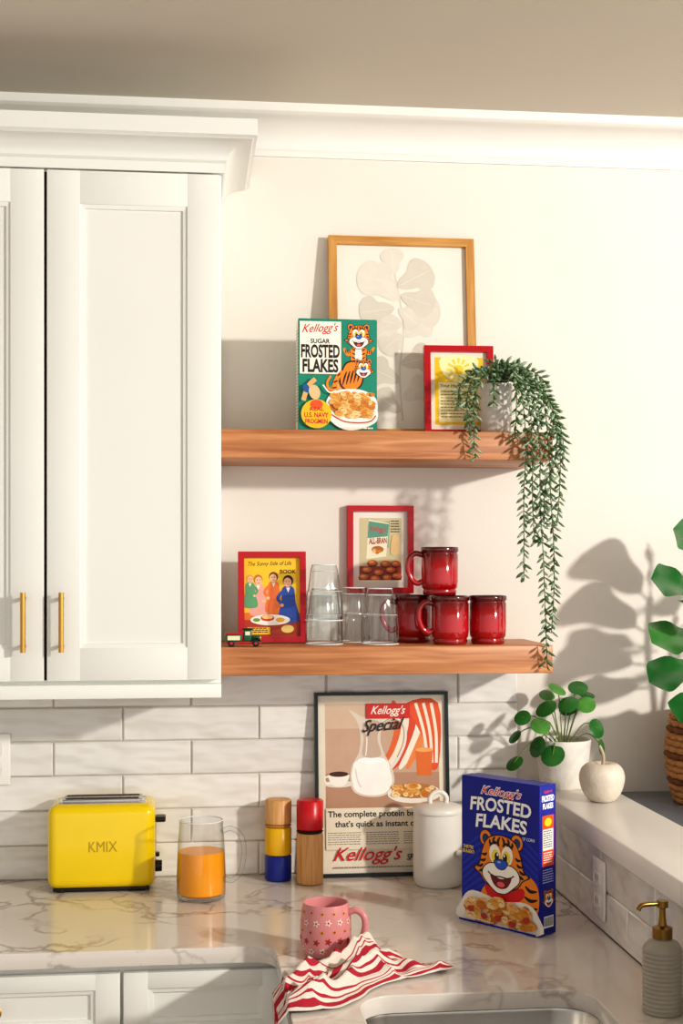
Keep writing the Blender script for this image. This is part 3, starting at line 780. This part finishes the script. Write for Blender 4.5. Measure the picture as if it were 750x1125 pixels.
rimG = M('glass_rim')
def tumblers(loc, zs, sc=1, rz=0):
    e = empty('glass_tumbler' if len(zs) == 1 else 'stacked_tumblers', loc, rz)
    for z in zs:
        V, F = tumbler_geo(z, sc); o = mk('tumbler', V, F, glassT, parent=e)
        bm = bmesh.new(); bm.from_mesh(o.data); bmesh.ops.remove_doubles(bm, verts=bm.verts, dist=1e-6); bm.to_mesh(o.data); bm.free(); autosmooth(o, 20)
        for (r, zz, t_) in ((.0405, .0016, .0014), (.0262, .1205, .0012), (.0272, .1065, .0009), (.0375, .0640, .0006)):
            sweep('rim', [Vector((r*sc*math.cos(2*pi*i/48), r*sc*math.sin(2*pi*i/48), z+zz)) for i in range(49)], t_, rimG, e, 6)
tumblers((.291, -.17, 1.4434), [0, .051]); tumblers((.366, -.085, 1.4434), [0], .9, .2); tumblers((.411, -.18, 1.4434), [0], 1, .1)

# ------------------------------------------------------------------ toy truck
tt = empty('toy_truck', (.0775, -.225, 1.4434))
gr = M('toy_green', '0d5a34', .3); rr = M('toy_red', 'c01822', .3); blk = blkp; crm = M('toy_cream', 'e8dcb8', .4)
box('chassis', (.0, .076), (-.012, .012), (.007, .011), rr, tt, .001)
box('cargo_bed', (.0, .034), (-.014, .014), (.011, .026), gr, tt, .0015); box('cargo_panel', (.004, .03), (-.0146, -.0138), (.014, .023), crm, tt)
box('cargo_roof', (.0, .035), (-.0145, .0145), (.026, .029), rr, tt, .001)
box('cab', (.037, .055), (-.012, .012), (.011, .036), gr, tt, .003, 3); box('cab_roof', (.035, .057), (-.0128, .0128), (.035, .038), blk, tt, .001)
box('cab_window', (.041, .051), (-.0124, -.0118), (.024, .032), crm, tt); box('windscreen', (.0545, .0555), (-.009, .009), (.024, .033), crm, tt)
box('bonnet', (.055, .073), (-.008, .008), (.011, .023), gr, tt, .003, 3); box('grille', (.0725, .0742), (-.006, .006), (.011, .021), brass, tt, .0005)
for y in (-.0128, .0128): 
    for x in (.012, .063):
        wl = lathe('wheel', [(0, 0), (.005, 0), (.0072, .001), (.0072, .004), (.003, .005), (0, .005)], blk, tt, 20)
        wl.matrix_local = Matrix.Translation((x, y+.0025, .0073)) @ Matrix.Rotation(pi/2, 4, 'X')
        wl = lathe('hub', [(0, 0), (.003, 0), (.003, .0056), (0, .0056)], rr, tt, 12); wl.matrix_local = Matrix.Translation((x, y+.0028, .0073)) @ Matrix.Rotation(pi/2, 4, 'X')
    sweep('fender', catmull([(.052, y*.85, .010), (.056, y*.85, .016), (.063, y*.85, .018), (.07, y*.85, .015), (.074, y*.85, .010)], 4), .0018, blk, tt, 8)

# ------------------------------------------------------------------ pink floral mug
pm = empty('pink_floral_mug', (.2455, -.655, .914), -.35)
pk = M('pink_glaze', 'd98f90', .3, var=.04)
def pr_r(z): return .041+.005*math.sin(pi*min(1, z/.095)*.95+.1)
prof = [(0, 0), (.032, 0), (.037, .002)]+[(pr_r(z*.095/10)*(1 if z else .95), .004+z*.0088) for z in range(0, 11)]+[(.0405, .095), (.0385, .0945), (.0375, .09), (.041, .05), (.036, .012), (0, .008)]
lathe('cup', prof, pk, pm, 52)
handle('handle', [(.042, 0, .078), (.056, 0, .083), (.070, 0, .074), (.073, 0, .054), (.066, 0, .034), (.054, 0, .024), (.041, 0, .026)], .0062, pk, pm)
mb = MB(); random.seed(3)
for i in range(65):
    row = i % 5; z = .016+row*.0165+random.uniform(-.002, .002); a0 = (i//5)*2*pi/13+(.24 if row % 2 else 0)
    kind = (i*7) % 5
    rr_ = .0068 if kind < 3 else .0045
    def on(x, y, off):
        zz = z+y; r = pr_r(max(0, zz-.004)*.095/.088)+off; return (r*math.cos(a0+x/r), r*math.sin(a0+x/r), zz)
    pc = (1 if kind < 2 else 2 if kind == 2 else 3)
    V = [on(0, 0, .0006)]; m = 20
    for j in range(m):
        q = 2*pi*j/m; r = rr_*(.7+.3*math.cos(5*q)); V.append(on(r*math.cos(q), r*math.sin(q), .0006))
    mb.add(V, [(0, 1+j, 1+(j+1) % m) for j in range(m)], pc-1)
    V = [on(0, 0, .0010)]
    for j in range(8):
        q = 2*pi*j/8; V.append(on(.0019*math.cos(q), .0019*math.sin(q), .0010))
    mb.add(V, [(0, 1+j, 1+(j+1) % 8) for j in range(8)], 3)
mb.build('flower_decals', [P('f3d6c4'), P('b8303a'), P('e2a83c'), P('a8301c')], pm)

# ------------------------------------------------------------------ tea towel (crumpled, one corner over the worktop edge)
NU, NV = 150, 90
V = []; F = []; I = []
rw = M('towel_white', 'e8ded2', .9, var=.05, vscale=200, bump=.4, bscale=900); rr3 = M('towel_red', 'b3263a', .9, var=.08, vscale=200, bump=.4, bscale=900)
p0 = Vector((.400, -.725)); p1 = Vector((.085, -.955)); dr = (p1-p0).normalized(); pn = Vector((dr.y, -dr.x))
Lg = (p1-p0).length
for i in range(NU+1):
    u = i/NU
    c = p0+dr*Lg*u+pn*(.012*math.sin(u*6.2))
    half = .076-.016*u+.012*math.sin(u*10)
    for j in range(NV+1):
        v = j/NV*2-1
        n1_ = noise.noise(Vector((u*4, v*1.8, 4.1))); n2_ = noise.noise(Vector((u*9, v*3.5, 9.7)))
        vv = v+.08*math.sin(v*5+u*6)+.15*n1_
        q = c+pn*(vv*half)+dr*(.026*math.sin(v*3+1)+.010*math.sin(v*8+2)+.012*n2_)
        ridge = (1-abs(math.sin(v*3.2+u*3.0+1.2*n1_)))**1.6
        ridge2 = (1-abs(math.sin(u*6.0-v*1.8+1.6*n2_)))**2
        fold = .024*ridge+.016*ridge2+.008*(n2_+.5)+.005
        ed = min(1, (1-abs(v))*3.0+.14)*min(1, u*8+.25)
        z = .9155+max(.0004, fold*ed)
        x, y = q
        edge = .1545
        if x < edge:
            e = edge-x
            z = .9155+fold*ed*.6-e*1.1
            x = edge-min(e, .010+.25*fold)
        V.append((x, y, z))
for i in range(NU):
    for j in range(NV):
        a0 = i*(NV+1)+j; F.append((a0, a0+1, a0+NV+2, a0+NV+1))
        t = (j/NV)*6 % 1
        I.append(1 if (.08 < t < .38 or .50 < t < .58 or .72 < t < .80) else 0)
tw = mk('tea_towel', V, F, [rw, rr3], I, smooth=True)
md = tw.modifiers.new('thick', 'SOLIDIFY'); md.thickness = .0016; md.offset = 1

# ------------------------------------------------------------------ soap dispenser
sd = empty('soap_dispenser', (.738, -1.03, .9142))
prof = [(0, 0), (.029, 0), (.031, .003)]
for i in range(28):
    z = .006+i*.0034; prof.append((.0305+(.0009 if i % 2 else -.0006), z))
prof += [(.029, .104), (.022, .112), (.013, .116), (.013, .119), (0, .119)]
lathe('bottle', prof, M('ribbed_bottle', 'a9a294', .3, var=.06), sd, 48)
gold = M('aged_gold', '8c6a34', .3, 1, var=.1)
lathe('collar', [(0, .117), (.0155, .117), (.0155, .133), (.007, .136), (.005, .15), (.005, .163), (.009, .165), (.009, .175), (0, .176)], gold, sd, 28)
sweep('spout', catmull([(0, 0, .170), (-.02, -.004, .171), (-.036, -.007, .170), (-.042, -.008, .163)], 5), .0038, gold, sd)

# ------------------------------------------------------------------ ledge: potted pilea, apple ornament
def disc_leaf(mb, c, nrm, r, mi=0, cup=.12):
    nrm = Vector(nrm).normalized(); t = nrm.cross(Vector((0, 0, 1)))
    if t.length < .1: t = Vector((1, 0, 0))
    t.normalize(); b = nrm.cross(t); c = Vector(c); V = [c+nrm*0]; n = 16; F = []
    for k, rr_ in enumerate((.5, .85, 1)):
        for j in range(n):
            q = 2*pi*j/n; f = rr_*r*(1+.04*math.sin(2*q)); V.append(c+t*f*math.cos(q)+b*f*math.sin(q)*1.05-nrm*(rr_**2)*r*cup*1.3)
    for j in range(n): F.append((0, 1+j, 1+(j+1) % n))
    for k in range(2):
        for j in range(n): F.append((1+k*n+j, 1+(k+1)*n+j, 1+(k+1)*n+(j+1) % n, 1+k*n+(j+1) % n))
    mb.add(V, F, mi)
pp = empty('potted_pilea', (.838, -.10, 1.1152))
lathe('pot', [(0, 0), (.046, 0), (.050, .004), (.058, .06), (.0625, .104), (.063, .108), (.059, .108), (.057, .098), (.044, .09), (0, .09)], M('pilea_pot', 'e6e1d8', .5, var=.08, vscale=40, bump=.3, bscale=60), pp, 48)
lathe('soil', [(0, .096), (.0565, .094), (.05, .09), (0, .09)], M('soil', '3a2a1e', .95, bump=.6), pp, 30)
gA = M('pilea_leaf', '2c6a2c', .25, var=.2, vscale=30); gB = M('pilea_leaf_light', '4e8c3a', .28, var=.2, vscale=30); gS = M('pilea_stem', '6a7c3e', .5)
mb = MB(); ms = MB(); random.seed(21)
tips = [(-.048, -.03, .182, .023), (-.012, .0, .222, .021), (.038, .01, .224, .022), (.077, -.01, .132, .021), (-.064, -.05, .146, .022), (-.098, -.02, .160, .018),
        (-.122, -.04, .062, .019), (-.074, -.05, .098, .022), (-.042, -.068, .082, .025), (.004, -.03, .190, .022), (.048, -.02, .188, .021), (-.028, .03, .205, .018), (.02, .03, .175, .02), (.065, .03, .205, .018), (-.112, .0, .115, .016), (.086, -.02, .09, .017)]
for (x, y, z, r) in tips:
    base = Vector((x*.12, y*.2, .092)); tip = Vector((x, y, z))
    mid = (base+tip)/2+Vector((x*.05, 0, .03))
    V, F = sweep_geo(catmull([base, mid, tip], 5), .0013, 6); ms.add(V, F)
    nn = Vector((x*5+random.uniform(-.4, .4), -.6+random.uniform(-.3, .3), .6+random.uniform(-.4, .4)))
    disc_leaf(mb, tip, nn, r*1.05, random.choice((0, 0, 1)))
ms.build('stems', gS, pp, True); mb.build('leaves', [gA, gB], pp, True)

ap = empty('ceramic_apple', (.868, -.295, 1.1152))
prof = [(0, .004), (.018, .0), (.03, .006), (.041, .022), (.047, .042), (.0475, .056), (.043, .07), (.032, .080), (.02, .081), (.010, .076), (0, .071)]
q = catmull([(r, z, 0) for r, z in prof], 4)
lathe('apple', [(max(0, v.x), max(0, v.y)) for v in q], M('stoneware', 'd8cdbd', .5, var=.06, vscale=60, bump=.15, bscale=150), ap, 48, ang=80)
sweep('stem', catmull([(0, 0, .072), (.003, -.002, .09), (0, -.002, .105), (-.006, 0, .118)], 4), .0036, M('twig', 'b8a88e', .7), ap, 8)

# ------------------------------------------------------------------ trailing plant on top shelf
tp = empty('trailing_plant', (.668, -.172, 1.8982))
lathe('pot', [(0, 0), (.03, 0), (.033, .003), (.0355, .06), (.037, .104), (.037, .110), (.0345, .110), (.033, .096), (0, .096)], M('grey_pot', 'd9d3ca', .5, var=.05), tp, 40)
def pod(mb, p, d, l, w, mi):
    d = d.normalized(); t = d.cross(Vector((.31, .52, .79))).normalized(); b = d.cross(t)
    V = [p]; F = []
    for s, r in ((.25, .85), (.65, 1)):
        for j in range(5):
            q = 2*pi*j/5; V.append(p+d*l*s+(t*math.cos(q)+b*math.sin(q)*.5)*w*r)
    V.append(p+d*l)
    for j in range(5):
        k = (j+1) % 5; F += [(0, 1+k, 1+j), (1+j, 1+k, 6+k, 6+j), (6+j, 6+k, 11)]
    mb.add(V, F, mi)
mb = MB(); ms = MB(); random.seed(4)
def strand(pts, dens=.0050, l=.022, w=.0037):
    pts = [(p[0], p[1], p[2] if p[2] < 2.0 else 2.0+(p[2]-2.0)*.62) for p in pts]
    q = catmull([Vector(p)-Vector((.668, -.172, 1.8982)) for p in pts], 14)
    V, F = sweep_geo(q, .0011, 5); ms.add(V, F)
    acc = 0; ang = random.uniform(0, 6)
    for i in range(len(q)-1):
        seg = q[i+1]-q[i]; acc += seg.length; t = seg.normalized()
        while acc > dens:
            acc -= dens; ang += 2.4+random.uniform(-.3, .3)
            a_ = t.cross(Vector((.2, .3, 1)) if abs(t.z) < .9 else Vector((1, .1, 0))).normalized(); b_ = t.cross(a_)
            d = (a_*math.cos(ang)+b_*math.sin(ang))*1+t*.8+Vector((0, -.1, .05))
            pod(mb, q[i]+seg*random.random(), d, l*random.uniform(.7, 1.15), w*random.uniform(.85, 1.2), random.choice((0, 0, 1, 1, 2)))
T0 = (.668, -.172, 2.0)
S = [ # long trails over the front right edge
 [T0, (.69, -.21, 2.055), (.72, -.262, 1.99), (.738, -.275, 1.88), (.74, -.274, 1.75), (.748, -.272, 1.62), (.752, -.27, 1.52), (.757, -.268, 1.40)],
 [T0, (.68, -.22, 2.05), (.70, -.268, 1.98), (.708, -.277, 1.87), (.705, -.272, 1.76), (.706, -.27, 1.66), (.706, -.27, 1.585)],
 [T0, (.70, -.20, 2.045), (.745, -.255, 1.98), (.757, -.275, 1.88), (.764, -.27, 1.76), (.77, -.272, 1.66), (.771, -.27, 1.56), (.766, -.268, 1.47)],
 [T0, (.71, -.18, 2.04), (.76, -.23, 1.99), (.783, -.262, 1.90), (.787, -.26, 1.80), (.780, -.262, 1.70)],
 [T0, (.69, -.23, 2.04), (.716, -.275, 1.95), (.722, -.278, 1.84), (.724, -.274, 1.73), (.73, -.272, 1.66)],
 [T0, (.68, -.2, 2.06), (.73, -.25, 2.01), (.768, -.27, 1.94), (.775, -.275, 1.85), (.752, -.272, 1.78), (.75, -.27, 1.70)],
 [T0, (.70, -.17, 2.06), (.74, -.2, 2.03), (.77, -.235, 1.97), (.79, -.26, 1.90), (.795, -.262, 1.84)],
 # left cascade
 [T0, (.65, -.2, 2.05), (.61, -.24, 2.03), (.585, -.262, 1.97), (.59, -.27, 1.90)],
 [T0, (.65, -.21, 2.04), (.62, -.25, 2.02), (.60, -.27, 1.96), (.598, -.272, 1.88), (.602, -.27, 1.84)],
 [T0, (.64, -.19, 2.045), (.60, -.22, 2.03), (.572, -.245, 1.99), (.568, -.255, 1.95)],
 [T0, (.66, -.22, 2.05), (.645, -.26, 2.0), (.64, -.272, 1.95)],
 [T0, (.68, -.23, 2.06), (.69, -.265, 2.01), (.688, -.275, 1.93), (.685, -.275, 1.88)],
 # crown
 [T0, (.65, -.18, 2.05), (.62, -.19, 2.06), (.60, -.2, 2.04)], [T0, (.67, -.17, 2.06), (.66, -.2, 2.085), (.64, -.22, 2.07)],
 [T0, (.69, -.16, 2.06), (.71, -.18, 2.085), (.735, -.2, 2.06)], [T0, (.67, -.15, 2.06), (.69, -.14, 2.09), (.72, -.15, 2.08)], [T0, (.66, -.19, 2.06), (.68, -.22, 2.08), (.71, -.24, 2.05)],
 [T0, (.70, -.19, 2.05), (.74, -.22, 2.05), (.765, -.24, 2.0)], [T0, (.69, -.21, 2.06), (.72, -.24, 2.03), (.735, -.265, 1.96), (.745, -.272, 1.91)]]
for s_ in S: strand(s_)
ms.build('stems', M('trail_stem', '5c6e44', .6), tp, True)
mb.build('leaves', [M('trail_leaf', '68865f', .5, var=.15), M('trail_leaf_grey', '98b092', .5, var=.15), M('trail_leaf_dark', '4a6a44', .5, var=.15)], tp, True)

# ------------------------------------------------------------------ sideboard + fiddle leaf fig in basket
sb = empty('sideboard')
stone = M('slate_top', '6e7480', .2, var=.12, vscale=6)
box('top', (.975, 2.0), (-.52, -.003), (1.06, 1.085), stone, sb, .003)
box('body', (.99, 1.98), (-.5, -.01), (.08, 1.06), M('sideboard_grey', '5a5c60', .5), sb, .002)
for x in (1.24, 1.49, 1.74): box('door_groove', (x-.002, x+.002), (-.5015, -.4995), (.1, 1.04), darkM, sb)
for x in (1.0, 1.92):
    for y in (-.48, -.06): box('leg', (x, x+.05), (y, y+.05), (0, .08), darkM, sb)
fp = empty('potted_fiddle_leaf_fig', (1.19, -.165, 1.0852))
mb = MB(); bk1 = M('basket_cane', 'b98350', .7, var=.2, vscale=60); bk2 = M('basket_cane_dark', '7a4c2a', .7, var=.2, vscale=60)
for r_ in range(15):
    z = .007+r_*.0142; R_ = .098+.024*math.sin(pi*(z/.215)*.85+.2); n = 96
    pts = [Vector(((R_+.0035*math.sin(24*2*pi*i/n+(pi if r_ % 2 else 0)))*math.cos(2*pi*i/n), (R_+.0035*math.sin(24*2*pi*i/n+(pi if r_ % 2 else 0)))*math.sin(2*pi*i/n), z)) for i in range(n+1)]
    V, F = sweep_geo(pts, .0078, 7); mb.add(V, F, 1 if r_ % 4 == 3 else 0)
lathe('basket_wall', [(0, .001), (.095, .001), (.118, .1), (.10, .21), (.094, .205), (.11, .1), (.09, .012), (0, .012)], bk2, fp, 48)
mb.build('basket_weave', [bk1, bk2], fp, True)
lathe('soil', [(0, .17), (.098, .17), (.098, .16), (0, .16)], M('soil'), fp, 30)
sweep('trunk', catmull([(0, 0, .16), (-.01, .005, .28), (-.02, 0, .38), (-.015, 0, .50)], 6), .007, M('bark', '6a4e34', .8), fp, 10)
sweep('branch', catmull([(0, 0, .18), (.03, -.01, .32), (.05, -.01, .46)], 6), .006, M('bark'), fp, 10)
def big_leaf(mb, p, d, up, l, w, mi):
    p = Vector(p); d = Vector(d).normalized(); s = d.cross(Vector(up)).normalized(); u_ = s.cross(d)
    ctl = catmull([(0, .06, 0), (.12, .42, 0), (.3, .56, 0), (.48, .66, 0), (.68, .92, 0), (.84, .98, 0), (.95, .7, 0), (1.0, .02, 0)], 3)
    V = []
    for i, cv in enumerate(ctl):
        t, wv = cv.x, max(.01, cv.y); cc = p+d*l*t-Vector((0, 0, 1))*l*.25*t*t
        for j in range(-3, 4):
            f = j/3; V.append(cc+s*w*wv*.5*f+u_*(l*.06*abs(f)*wv+.006*math.sin(t*14)*f*f*wv))
    F = []
    for i in range(len(ctl)-1):
        for j in range(6): a0 = i*7+j; F.append((a0, a0+1, a0+8, a0+7))
    mb.add(V, F, mi)
mb = MB(); random.seed(9)
LV = [((-.02, 0, .42), (-1, -.25, .75), .18, .12), ((-.02, 0, .35), (-1, -.45, .30), .17, .12), ((-.01, 0, .30), (-1, -.2, .05), .15, .11), ((-.015, 0, .49), (-.75, -.3, 1), .18, .12),
      ((0, 0, .25), (-.9, -.6, -.15), .14, .10), ((-.015, 0, .49), (.3, -.4, 1), .15, .11), ((0, 0, .48), (.8, 0, .7), .18, .12), ((-.02, 0, .39), (-.7, -.9, .5), .15, .11),
      ((.02, 0, .32), (1, -.4, .5), .2, .13), ((.05, 0, .43), (.8, .2, .6), .17, .12), ((.05, 0, .45), (.2, -.7, .6), .17, .12), ((.03, 0, .35), (.4, -1, .4), .18, .12), ((0, 0, .38), (0, -1, .4), .16, .11)]
for (p, d, l, w) in LV:
    tip = Vector(p)+Vector(d).normalized()*.03
    V, F = sweep_geo([p, tip], .0025, 6); mb.add(V, F, 2); big_leaf(mb, tip, d, (-.1, -.7, 1), l, w, random.choice((0, 0, 1)))
mb.build('leaves', [M('fig_leaf', '28662e', .25, var=.2, vscale=14), M('fig_leaf_light', '3f8038', .28, var=.2, vscale=14), M('fig_stem', '7a8c4a', .5)], fp, True)

# ------------------------------------------------------------------ light
w = bpy.data.worlds.new('world'); SC.world = w; w.use_nodes = True
nt = w.node_tree; N = nt.nodes; LK = nt.links; bg = N['Background']
tc = N.new('ShaderNodeTexCoord'); dt = N.new('ShaderNodeVectorMath'); dt.operation = 'DOT_PRODUCT'; dt.inputs[1].default_value = Vector((.8, -.55, .2)).normalized()
LK.new(tc.outputs['Generated'], dt.inputs[0])
mr = N.new('ShaderNodeMapRange'); mr.inputs['From Min'].default_value = -.2; mr.inputs['From Max'].default_value = 1; mr.inputs['To Min'].default_value = .55; mr.inputs['To Max'].default_value = 1.4
LK.new(dt.outputs['Value'], mr.inputs['Value']); LK.new(mr.outputs['Result'], bg.inputs['Strength'])
bg.inputs['Color'].default_value = (1, .99, .972, 1)
def spot(name, loc, tgt, e, r, col, ang=70):
    l = bpy.data.lights.new(name, 'SPOT'); l.energy = e; l.shadow_soft_size = r; l.color = col; l.spot_size = math.radians(ang); l.spot_blend = .4
    o = bpy.data.objects.new(name, l); COL.objects.link(o); o.location = loc
    o.rotation_euler = (Vector(tgt)-Vector(loc)).to_track_quat('-Z', 'Y').to_euler(); return o
spot('key_lamp', (2.9, -3.0, 2.4), (.25, 0, 1.45), 410, .09, (1, .955, .88))

# ------------------------------------------------------------------ camera
cd = bpy.data.cameras.new('camera'); cam = bpy.data.objects.new('camera', cd); COL.objects.link(cam)
cam.location = (0, -3.1, 1.616); cam.rotation_euler = (pi/2, 0, -math.radians(6.4))
cd.sensor_width = 36; cd.sensor_height = 36; cd.sensor_fit = 'AUTO'; cd.lens = 48; cd.shift_y = .0511
SC.camera = cam
SC.view_settings.view_transform = 'Standard'
try: SC.view_settings.look = 'Medium High Contrast'
except Exception: SC.view_settings.look = 'None'
SC.view_settings.exposure = -.10
